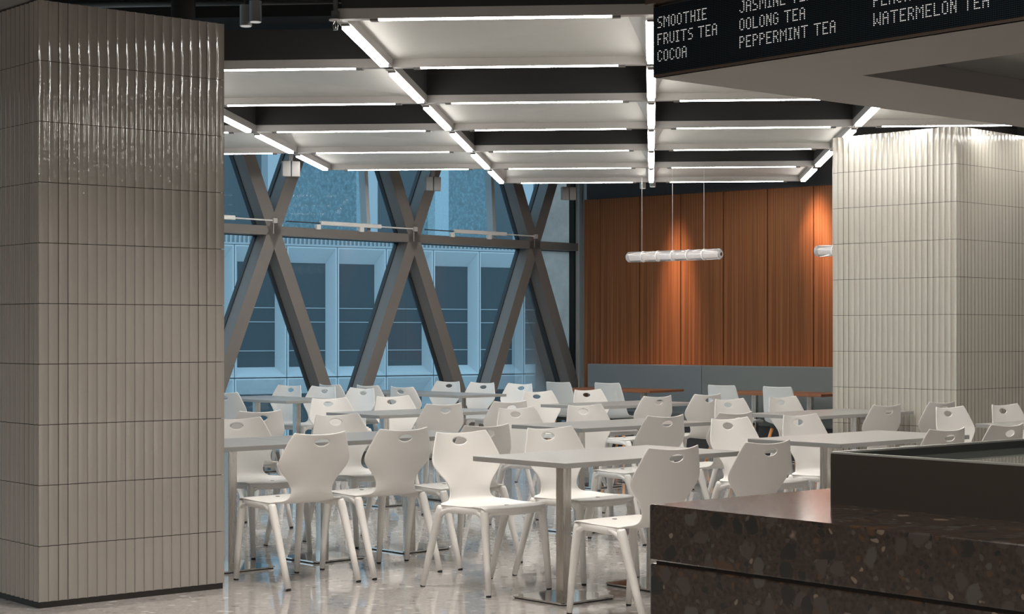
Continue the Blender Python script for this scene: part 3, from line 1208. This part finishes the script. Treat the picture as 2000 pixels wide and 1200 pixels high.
tag(o, 'small square grey table touching its neighbour at the left column edge', group=gt)
o = dup(t13)
o.location = ab(9.63, 13.86); o.rotation_euler = (0, 0, RA + PI / 2)
tag(o, 'light grey table by the window just right of the left column', group=gt)
o = make_table(1.86, 0.66, (-0.62, 0.62))
o.location = ab(11.68, 14.12); o.rotation_euler = (0, 0, RA + PI / 2)
tag(o, 'longest light grey table, by the window below the middle steel node', group=gt)
wt = make_table(1.30, 0.66, (-0.335, 0.335), 'walnut', None)
wt.name = 'wood_table'
for i, (p, lab) in enumerate((((1.20, 19.5), 'wood-topped table at the left end of the grey bench'),
                              ((2.85, 18.36), 'wood-topped table partly hidden by the right tiled column'))):
    o = wt if i == 0 else dup(wt)
    o.location = (*p, 0); o.rotation_euler = (0, 0, AW)
    tag(o, lab, group='wood-topped tables at the bench')

# ------------------------------------------------------------------ bench along the timber wall
bl = Vector((1.74, 20.16, 0))
s0 = (Vector((1.03, 20.94, 0)) - bl).dot(DW)
t = thing('bench', 'long slate grey upholstered bench along the timber wall', 'bench', bl + DW * s0, AW)
SEAM = 1.62
for x0, x1, mm in ((0.0, SEAM - 0.003, 'bench'), (SEAM, 6.6, 'bench2')):
    bm = NB(); box(bm, x0, x1, -0.055, 0.045, 0.42, 0.978, 0.012, 3)
    obj('backrest', bm, M[mm], t)
    bm = NB(); box(bm, x0, x1, -0.50, -0.055, 0.34, 0.45, 0.02, 3)
    obj('seat', bm, M[mm], t)
bm = NB(); box(bm, 0.01, 6.59, -0.46, 0.03, 0.0, 0.34)
obj('base', bm, M['darkwall'], t)
bm = NB(); box(bm, 0.05, 6.5, 0.05, 0.062, 0.945, 0.962)
tag(obj('light_strip', bm, M['glow'], None, bl + DW * s0, AW), 'warm light strip glowing along the top of the bench back', 'light strip')

# ------------------------------------------------------------------ pendant lamps
def make_pendant(length, nseg):
    t = thing('pendant_lamp', None, 'lamp')
    bm = NB()
    R = 0.058
    pts, rad = [], []
    s = length / nseg
    for i in range(nseg):
        x0 = -length / 2 + i * s
        for f, r in ((0.0, R * 0.80), (0.025, R * 0.97), (0.06, R), (0.94, R), (0.975, R * 0.97), (0.999, R * 0.80)):
            pts.append((x0 + s * f, 0, 0)); rad.append(r)
    tube(bm, pts, rad, 28)
    obj('glass_tube', bm, M['lamp_glass'], t, smooth=True)
    bm = NB(); tube(bm, [(-length / 2 + 0.03, 0, 0.0), (length / 2 - 0.03, 0, 0.0)], 0.022, 16)
    obj('core', bm, M['lamp_core'], t, smooth=True)
    for sx_ in (-1, 1):
        bm = NB(); tube(bm, [(sx_ * length / 2, 0, 0), (sx_ * (length / 2 + 0.012), 0, 0)], [R * 0.80, R * 0.72], 24)
        obj('end_cap', bm, M['lamp_glass'], t)
        bm = NB(); tube(bm, [(sx_ * (length / 2 + 0.012), 0, 0), (sx_ * (length / 2 + 0.016), 0, 0)], R * 0.34, 20)
        obj('end_knob', bm, M['chrome_base'], t)
    for i in range(1, nseg):
        x0 = -length / 2 + i * s
        bm = NB(); tube(bm, [(x0 - 0.007, 0, 0), (x0 - 0.004, 0, 0), (x0 + 0.004, 0, 0), (x0 + 0.007, 0, 0)], [R * 0.97, R * 1.035, R * 1.035, R * 0.97], 28)
        obj('ring', bm, M['lamp_ring'], t, smooth=True)
    for fx in (-0.35, -0.01, 0.33):
        bm = NB(); tube(bm, [(fx * length, 0, 0.055), (fx * length, 0, 1.75)], 0.0022, 6)
        obj('cable', bm, M['cable'], t)
    return t


pd = make_pendant(1.20, 6)
AP = AW + math.radians(-2)
ZP = 2.17
for i, (p, lab) in enumerate((((1.72, 18.55), 'segmented glass tube lamp hanging on three thin cables before the timber wall'),
                              ((3.52, 17.13), 'segmented glass tube lamp half hidden by the right tiled column'))):
    o = pd if i == 0 else dup(pd)
    o.location = (*p, ZP); o.rotation_euler = (0, 0, AP)
    tag(o, lab, group='glass tube pendant lamps')

# narrow warm wall washers above the timber boards
for tx, dz, sz, en in ((0.0955, 2.15, 22, 1050.0), (0.176, 2.70, 25, 1050.0)):
    yw = CW / (1 - tx * TW)
    pw = Vector((tx * yw, yw, 0)) + NW * 0.40
    la = bpy.data.lights.new('wall_washer', 'SPOT')
    la.energy = en
    la.color = (1.0, 0.60, 0.42)
    la.spot_size = math.radians(sz)
    la.spot_blend = 1.0
    la.shadow_soft_size = 0.10
    lo_ = bpy.data.objects.new('wall_washer', la)
    COL.objects.link(lo_)
    lo_.location = (pw.x, pw.y, 3.45)
    aim = Vector((tx * yw, yw, dz - 0.45)) - Vector(lo_.location)
    lo_.rotation_euler = aim.to_track_quat('-Z', 'Y').to_euler()

# ------------------------------------------------------------------ service counter
CA = math.radians(40.5)                    # x runs away to the right, -y towards the right-near side
CC = Vector((0.319, 4.05, 0))
t = thing('service_counter', 'dark brown terrazzo service counter in the right foreground', 'counter', CC, CA)
bm = NB(); box(bm, 0, 1.7, -2.2, 0, 0.820, 0.95, 0.004, 2)
obj('worktop', bm, M['counter'], t)
bm = NB(); box(bm, 0.001, 1.7, -2.2, -0.001, 0.0, 0.813, 0.004, 2)
obj('front_panel', bm, M['counter'], t)
bm = NB(); box(bm, 0.012, 1.69, -2.19, -0.012, 0.81, 0.823)
obj('joint', bm, M['kick'], t)
# raised tray
CT = Vector((0.743, 4.06, 0.95))
t = thing('display_tray', 'dark bronze open-topped tray with glass floor standing on the counter', 'tray', CT, CA)
TX, TY, TZ = 1.15, 1.9, 0.122
bm = NB()
w_ = 0.014
box(bm, 0, w_, -TY, 0, 0, TZ - 0.004)
box(bm, TX - w_, TX, -TY, 0, 0, TZ - 0.004)
box(bm, w_, TX - w_, -w_, 0, 0, TZ - 0.004)
box(bm, w_, TX - w_, -TY, -TY + w_, 0, TZ - 0.004)
obj('body', bm, M['tray'], t)
bm = NB()
box(bm, 0, w_, -TY, 0, TZ - 0.004, TZ)
box(bm, TX - w_, TX, -TY, 0, TZ - 0.004, TZ)
box(bm, w_, TX - w_, -w_, 0, TZ - 0.004, TZ)
box(bm, w_, TX - w_, -TY, -TY + w_, TZ - 0.004, TZ)
obj('rim', bm, M['tray_rim'], t)
bm = NB(); box(bm, w_, TX - w_, -TY + w_, -w_, 0.092, 0.100)
obj('glass_floor', bm, M['tray_glass'], t)
bm = NB()
box(bm, w_, w_ + 0.004, -TY + w_, -w_, 0.100, TZ - 0.005)
box(bm, w_ + 0.004, TX - w_, -w_ - 0.004, -w_, 0.100, TZ - 0.005)
obj('lining', bm, M['tray_in'], t)

# ------------------------------------------------------------------ canopy with the LED menu board
KC = Vector((0.584, 7.17, 2.40))
t = thing('canopy', 'angular warm grey canopy hanging at the top right above the counter', 'canopy', KC, CA)
LX, LY = 5.5, 5.0
bm = NB()
# soffit ring around a recessed triangle of glass
box(bm, 0, 0.6, -LY, 0, 0, 0.03)
box(bm, 0.6, LX, -0.6, 0, 0, 0.03)
box(bm, 4.8, LX, -LY, -0.6, 0, 0.03)
box(bm, 0.6, 4.8, -LY, -4.4, 0, 0.03)
obj('soffit', bm, M['canopy'], t)
bm = NB(); box(bm, 0.58, 4.82, -4.42, -0.58, 0.09, 0.10)
obj('glass_recess', bm, M['canopy_glass'], t)
bm = NB()
box(bm, 0.58, 0.6, -4.42, -0.58, 0.03, 0.09); box(bm, 0.6, 4.82, -0.6, -0.58, 0.03, 0.09)
obj('recess_edge', bm, M['canopy'], t)
bm = NB()
box(bm, 0.02, LX, -LY, -0.001, 0.11, 0.75)
box(bm, 0.02, 0.05, -LY, -0.001, 0.03, 0.11)
box(bm, 0.05, LX, -0.03, -0.001, 0.03, 0.11)
obj('carcass', bm, M['canopy'], t)
for hx_, hy_ in ((0.8, -0.8), (4.5, -0.8), (0.8, -4.2), (4.5, -4.2)):
    bm = NB(); tube(bm, [(hx_, hy_, 0.75), (hx_, hy_, HC - 2.40)], 0.012, 8)
    obj('hanger', bm, M['pipe'], t)
bm = NB()
box(bm, -0.002, 0.02, -LY, 0.0, 0.0, 0.012)
box(bm, -0.03, 0.02, -LY, 0.02, 0.30, 0.325)
box(bm, -0.002, 0.02, -0.006, 0.0, 0.012, 0.30)
obj('frame', bm, M['canopy_frame'], t)

# menu board on the near-left face of the canopy: local x runs along the board, z up
BA = CA - PI / 2
t = thing('led_menu_board', 'dark dot-matrix board listing smoothies and teas on the canopy edge', 'sign', KC + Vector((0, 0, 0.012)), BA)
BH = PITCH * 40
bm = NB(); box(bm, 0.006, PITCH * 560, -0.006, -0.0005, 0.0, BH)
obj('dot_panel', bm, M['led_board'], t)
FONT = {
    'A': '0110 1001 1001 1111 1001 1001 1001', 'C': '0110 1001 1000 1000 1000 1001 0110', 'E': '1111 1000 1000 1110 1000 1000 1111',
    'F': '1111 1000 1000 1110 1000 1000 1000', 'G': '0110 1001 1000 1011 1001 1001 0110', 'H': '1001 1001 1001 1111 1001 1001 1001',
    'I': '111 010 010 010 010 010 111', 'J': '0011 0001 0001 0001 0001 1001 0110', 'L': '1000 1000 1000 1000 1000 1000 1111',
    'M': '10001 11011 10101 10101 10001 10001 10001', 'N': '1001 1101 1101 1011 1011 1001 1001', 'O': '0110 1001 1001 1001 1001 1001 0110',
    'P': '1110 1001 1001 1110 1000 1000 1000', 'R': '1110 1001 1001 1110 1010 1001 1001', 'S': '0111 1000 1000 0110 0001 0001 1110',
    'T': '11111 00100 00100 00100 00100 00100 00100', 'U': '1001 1001 1001 1001 1001 1001 0110', 'W': '10001 10001 10001 10101 10101 11011 10001',
    ' ': '00 00 00 00 00 00 00'}
for text, c0, r0 in (('SMOOTHIE', 4, 27), ('FRUITS TEA', 4, 17), ('COCOA', 4, 7),
                     ('JASMINE TEA', 69, 27), ('OOLONG TEA', 69, 17), ('PEPPERMINT TEA', 69, 7),
                     ('PEACH TEA', 163, 17), ('WATERMELON TEA', 163, 7)):
    c = c0
    for word in text.split(' '):
        bm = NB()
        for ch in word:
            rows = FONT[ch].split()
            for ri, row in enumerate(rows):
                for ci, bit in enumerate(row):
                    if bit == '1':
                        x = (c + ci + 0.5) * PITCH
                        z = (r0 + 6 - ri + 0.5) * PITCH
                        q = 0.0015
                        box(bm, x - q, x + q, -0.0075, -0.0055, z - q, z + q)
            c += len(rows[0]) + 1
        obj('lettering', bm, M['led_text'], t)
        c += 3

# ------------------------------------------------------------------ things in the dark ceiling
# grey soffit left of the big column
bm = NB()
box(bm, -3.2, -0.012, -3.5, 3.5, 0, 0.05)
trim += 1
struct('trim_%d' % trim, bm, M['soffit'], loc=(-2.24, 8.52, 2.99), rz=math.radians(40.5))

# cylinder downlights
def downlight(loc, label, tilt=0.0, r=0.043, hgt=0.145):
    t = thing('cylinder_downlight', label, 'spotlight', loc, 0, 'cylinder spotlights under the black ceiling')
    bm = NB(); tube(bm, [(0, 0, 0), (0, 0, hgt)], r, 24)
    obj('body', bm, M['white_metal'], t)
    bm = NB(); tube(bm, [(0, 0, -0.004), (0, 0, 0.002)], r * 0.86, 24)
    obj('lens', bm, M['lamp_lens'], t)
    bm = NB(); tube(bm, [(0, 0, hgt), (0, 0, HC - loc[2])], 0.012, 10)
    obj('stem', bm, M['pipe'], t)
    return t


downlight((-1.865, 12.2, 3.50), 'left one of two white cylinder spotlights above the left column')
downlight((-1.79, 12.15, 3.52), 'right one of two white cylinder spotlights above the left column')
downlight((1.495, 19.9, 3.0), 'left small white spotlight under the far end of the light grid', 0, 0.035, 0.13)
downlight((1.60, 19.8, 3.01), 'right small white spotlight under the far end of the light grid', 0, 0.035, 0.13)

# sprinkler heads
def sprinkler(loc, label):
    t = thing('sprinkler', label, 'sprinkler', loc)
    bm = NB(); tube(bm, [(0, 0, 0), (0, 0, 0.006)], 0.034, 20)
    obj('rose', bm, M['white_metal'], t)
    bm = NB(); tube(bm, [(0, 0, 0.006), (0, 0, 0.05), (0, 0, 0.05), (0, 0, HC - loc[2])], [0.022, 0.022, 0.012, 0.012], 14)
    obj('pipe', bm, M['pipe'], t)
    bm = NB()
    tube(bm, [(-0.005, 0, 0), (-0.013, 0, -0.02), (-0.008, 0, -0.043), (0, 0, -0.047), (0.008, 0, -0.043), (0.013, 0, -0.02), (0.005, 0, 0)], 0.003, 6)
    tube(bm, [(0, 0, -0.05), (0, 0, -0.047)], 0.013, 12)
    tube(bm, [(0, 0, -0.04), (0, 0, 0)], 0.003, 6)
    obj('deflector', bm, M['chrome'], t)
    return t


sprinkler((-0.925, 9.12, 2.985), 'chrome sprinkler head with white rose at the near corner of the light grid')

# pipes, duct and cable tray
bm = NB(); tube(bm, [(-3.2, 12.6, 3.72), (-0.4, 12.35, 3.72)], 0.022, 10)
tag(obj('ceiling_pipe', bm, M['pipe'], smooth=True), 'thin grey pipe crossing the black ceiling behind the spotlights', 'pipe')
bm = NB(); tube(bm, [(-2.02, 10.7, 2.9), (-2.02, 10.7, HC)], 0.075, 20)
tag(obj('drain_pipe', bm, M['void'], smooth=True), 'black round vertical pipe rising behind the left column', 'pipe')
t = thing('light_track', 'thin pale track light running over the left column top', 'track light', (-2.05, 10.9, 3.24), math.radians(62))
bm = NB(); box(bm, 0.0, 2.2, -0.02, 0.02, 0, 0.04)
obj('rail', bm, M['pipe'], t)
bm = NB(); box(bm, 0.02, 2.18, -0.010, 0.010, -0.004, 0.0)
obj('strip', bm, M['lamp_lens'], t)
bm = NB(); box(bm, -3.0, 3.0, -0.18, 0.18, 0, 0.25)
tag(obj('air_duct', bm, M['void'], None, (-1.6, 14.2, 3.9), math.radians(-4.6)), 'black air duct under the ceiling behind the spotlights', 'duct')

# pairs of small box lamps hung at the outer nodes of the grid
def box_lamp(p, label):
    t = thing('box_lamp', label, 'spotlight', p, math.radians(20), 'small grey box lamps at the window edge of the grid')
    bm = NB(); box(bm, -0.085, -0.004, -0.03, 0.03, -0.15, 0.0, 0.004, 1)
    obj('housing', bm, M['lamp_box'], t)
    bm = NB(); box(bm, 0.004, 0.085, -0.03, 0.03, -0.15, 0.0, 0.004, 1)
    obj('housing', bm, M['lamp_box'], t)
    bm = NB(); box(bm, -0.02, 0.02, -0.012, 0.012, 0.0, HC - p[2])
    obj('bracket', bm, M['pipe'], t)


box_lamp((-2.13, 16.75, 3.0), 'pair of grey box lamps above the first steel node')
box_lamp((-0.86, 18.9, 3.04), 'pair of grey box lamps above the second steel node')
box_lamp((0.655, 20.2, 3.04), 'pair of grey box lamps next to the window corner')

# ------------------------------------------------------------------ buildings outside
AB = math.radians(32)
DB = Vector((math.cos(AB), math.sin(AB), 0))
P0 = Vector((-5.46, 42.2, 0))
BW_, BHT = 1.36, 3.2
ZT0 = 3.46
t = thing('office_building', 'pale office building across the street with rows of deep-framed windows', 'building', P0, AB)
D = 0.28
iL, iT, iB = 0.19, 0.40, 0.25


def bay(x0, z0):
    f = NB()
    x1, z1 = x0 + BW_, z0 + BHT
    e_ = 0.045
    o4 = [(x0 + e_, z0 + e_), (x1 - e_, z0 + e_), (x1 - e_, z1 - e_), (x0 + e_, z1 - e_)]
    i4 = [(x0 + iL, z0 + iB), (x1 - iL, z0 + iB), (x1 - iL, z1 - iT), (x0 + iL, z1 - iT)]
    c4 = [(x0 + 0.008, z0 + 0.012), (x1 - 0.008, z0 + 0.012), (x1 - 0.008, z1 - 0.012), (x0 + 0.008, z1 - 0.012)]
    fo = [f.verts.new((x, 0, z)) for x, z in o4]
    fi = [f.verts.new((x, D, z)) for x, z in i4]
    fc = [f.verts.new((x, 0, z)) for x, z in c4]
    for j in range(4):
        k = (j + 1) % 4
        f.faces.new((fo[j], fo[k], fi[k], fi[j]))
        f.faces.new((fc[j], fc[k], fo[k], fo[j]))
    wf = obj('window_frame', f, M['ext_frame'], t)
    g = NB()
    box(g, x0 + iL, x1 - iL, D, D + 0.02, z0 + iB, z1 - iT)
    obj('pane', g, M['ext_glass'], wf)
    g = NB()
    H_ = z1 - iT - z0 - iB
    for fz in (0.155, 0.43, 0.565):
        box(g, x0 + iL, x1 - iL, D - 0.015, D, z0 + iB + H_ * fz - 0.008, z0 + iB + H_ * fz + 0.012)
    obj('transom', g, M['ext_panel'], wf)


for i in range(-4, 9):
    for r in range(0, 3):
        bay(i * BW_, ZT0 - BHT * (r + 1))
g = NB(); box(g, -4 * BW_, 9 * BW_, 0.021, 0.3, -6.1, ZT0)
bmesh.ops.translate(g, verts=g.verts, vec=(0, D + 0.05, 0))
obj('wall', g, M['ext_dark'], t)
g = NB()
box(g, -4 * BW_, 9 * BW_, 0.0, 2.5, ZT0, ZT0 + 0.05)
box(g, -4 * BW_, 9 * BW_, 0.0, 0.15, ZT0 + 0.22, ZT0 + 0.28)
box(g, -4 * BW_, 9 * BW_, 0.35, 0.40, ZT0 + 0.05, ZT0 + 0.28)
for i in range(-4 * 12, 9 * 12):
    x = i * BW_ / 12
    box(g, x, x + 0.045, 0.0, 0.06, ZT0 + 0.05, ZT0 + 0.22)
obj('louvre_band', g, M['ext_panel'], t)
# set-back upper storey
g = NB(); box(g, -4 * BW_, 9 * BW_, 3.2, 3.5, ZT0 + 0.05, ZT0 + 9)
obj('upper_wall', g, M['ext_upper'], t)
for x in (-2.2, 0.35, 3.05, 5.2, 7.9):
    g = NB(); box(g, x, x + 0.42, 1.9, 2.3, ZT0 + 0.05, ZT0 + 9)
    obj('pillar', g, M['ext_conc'], t)
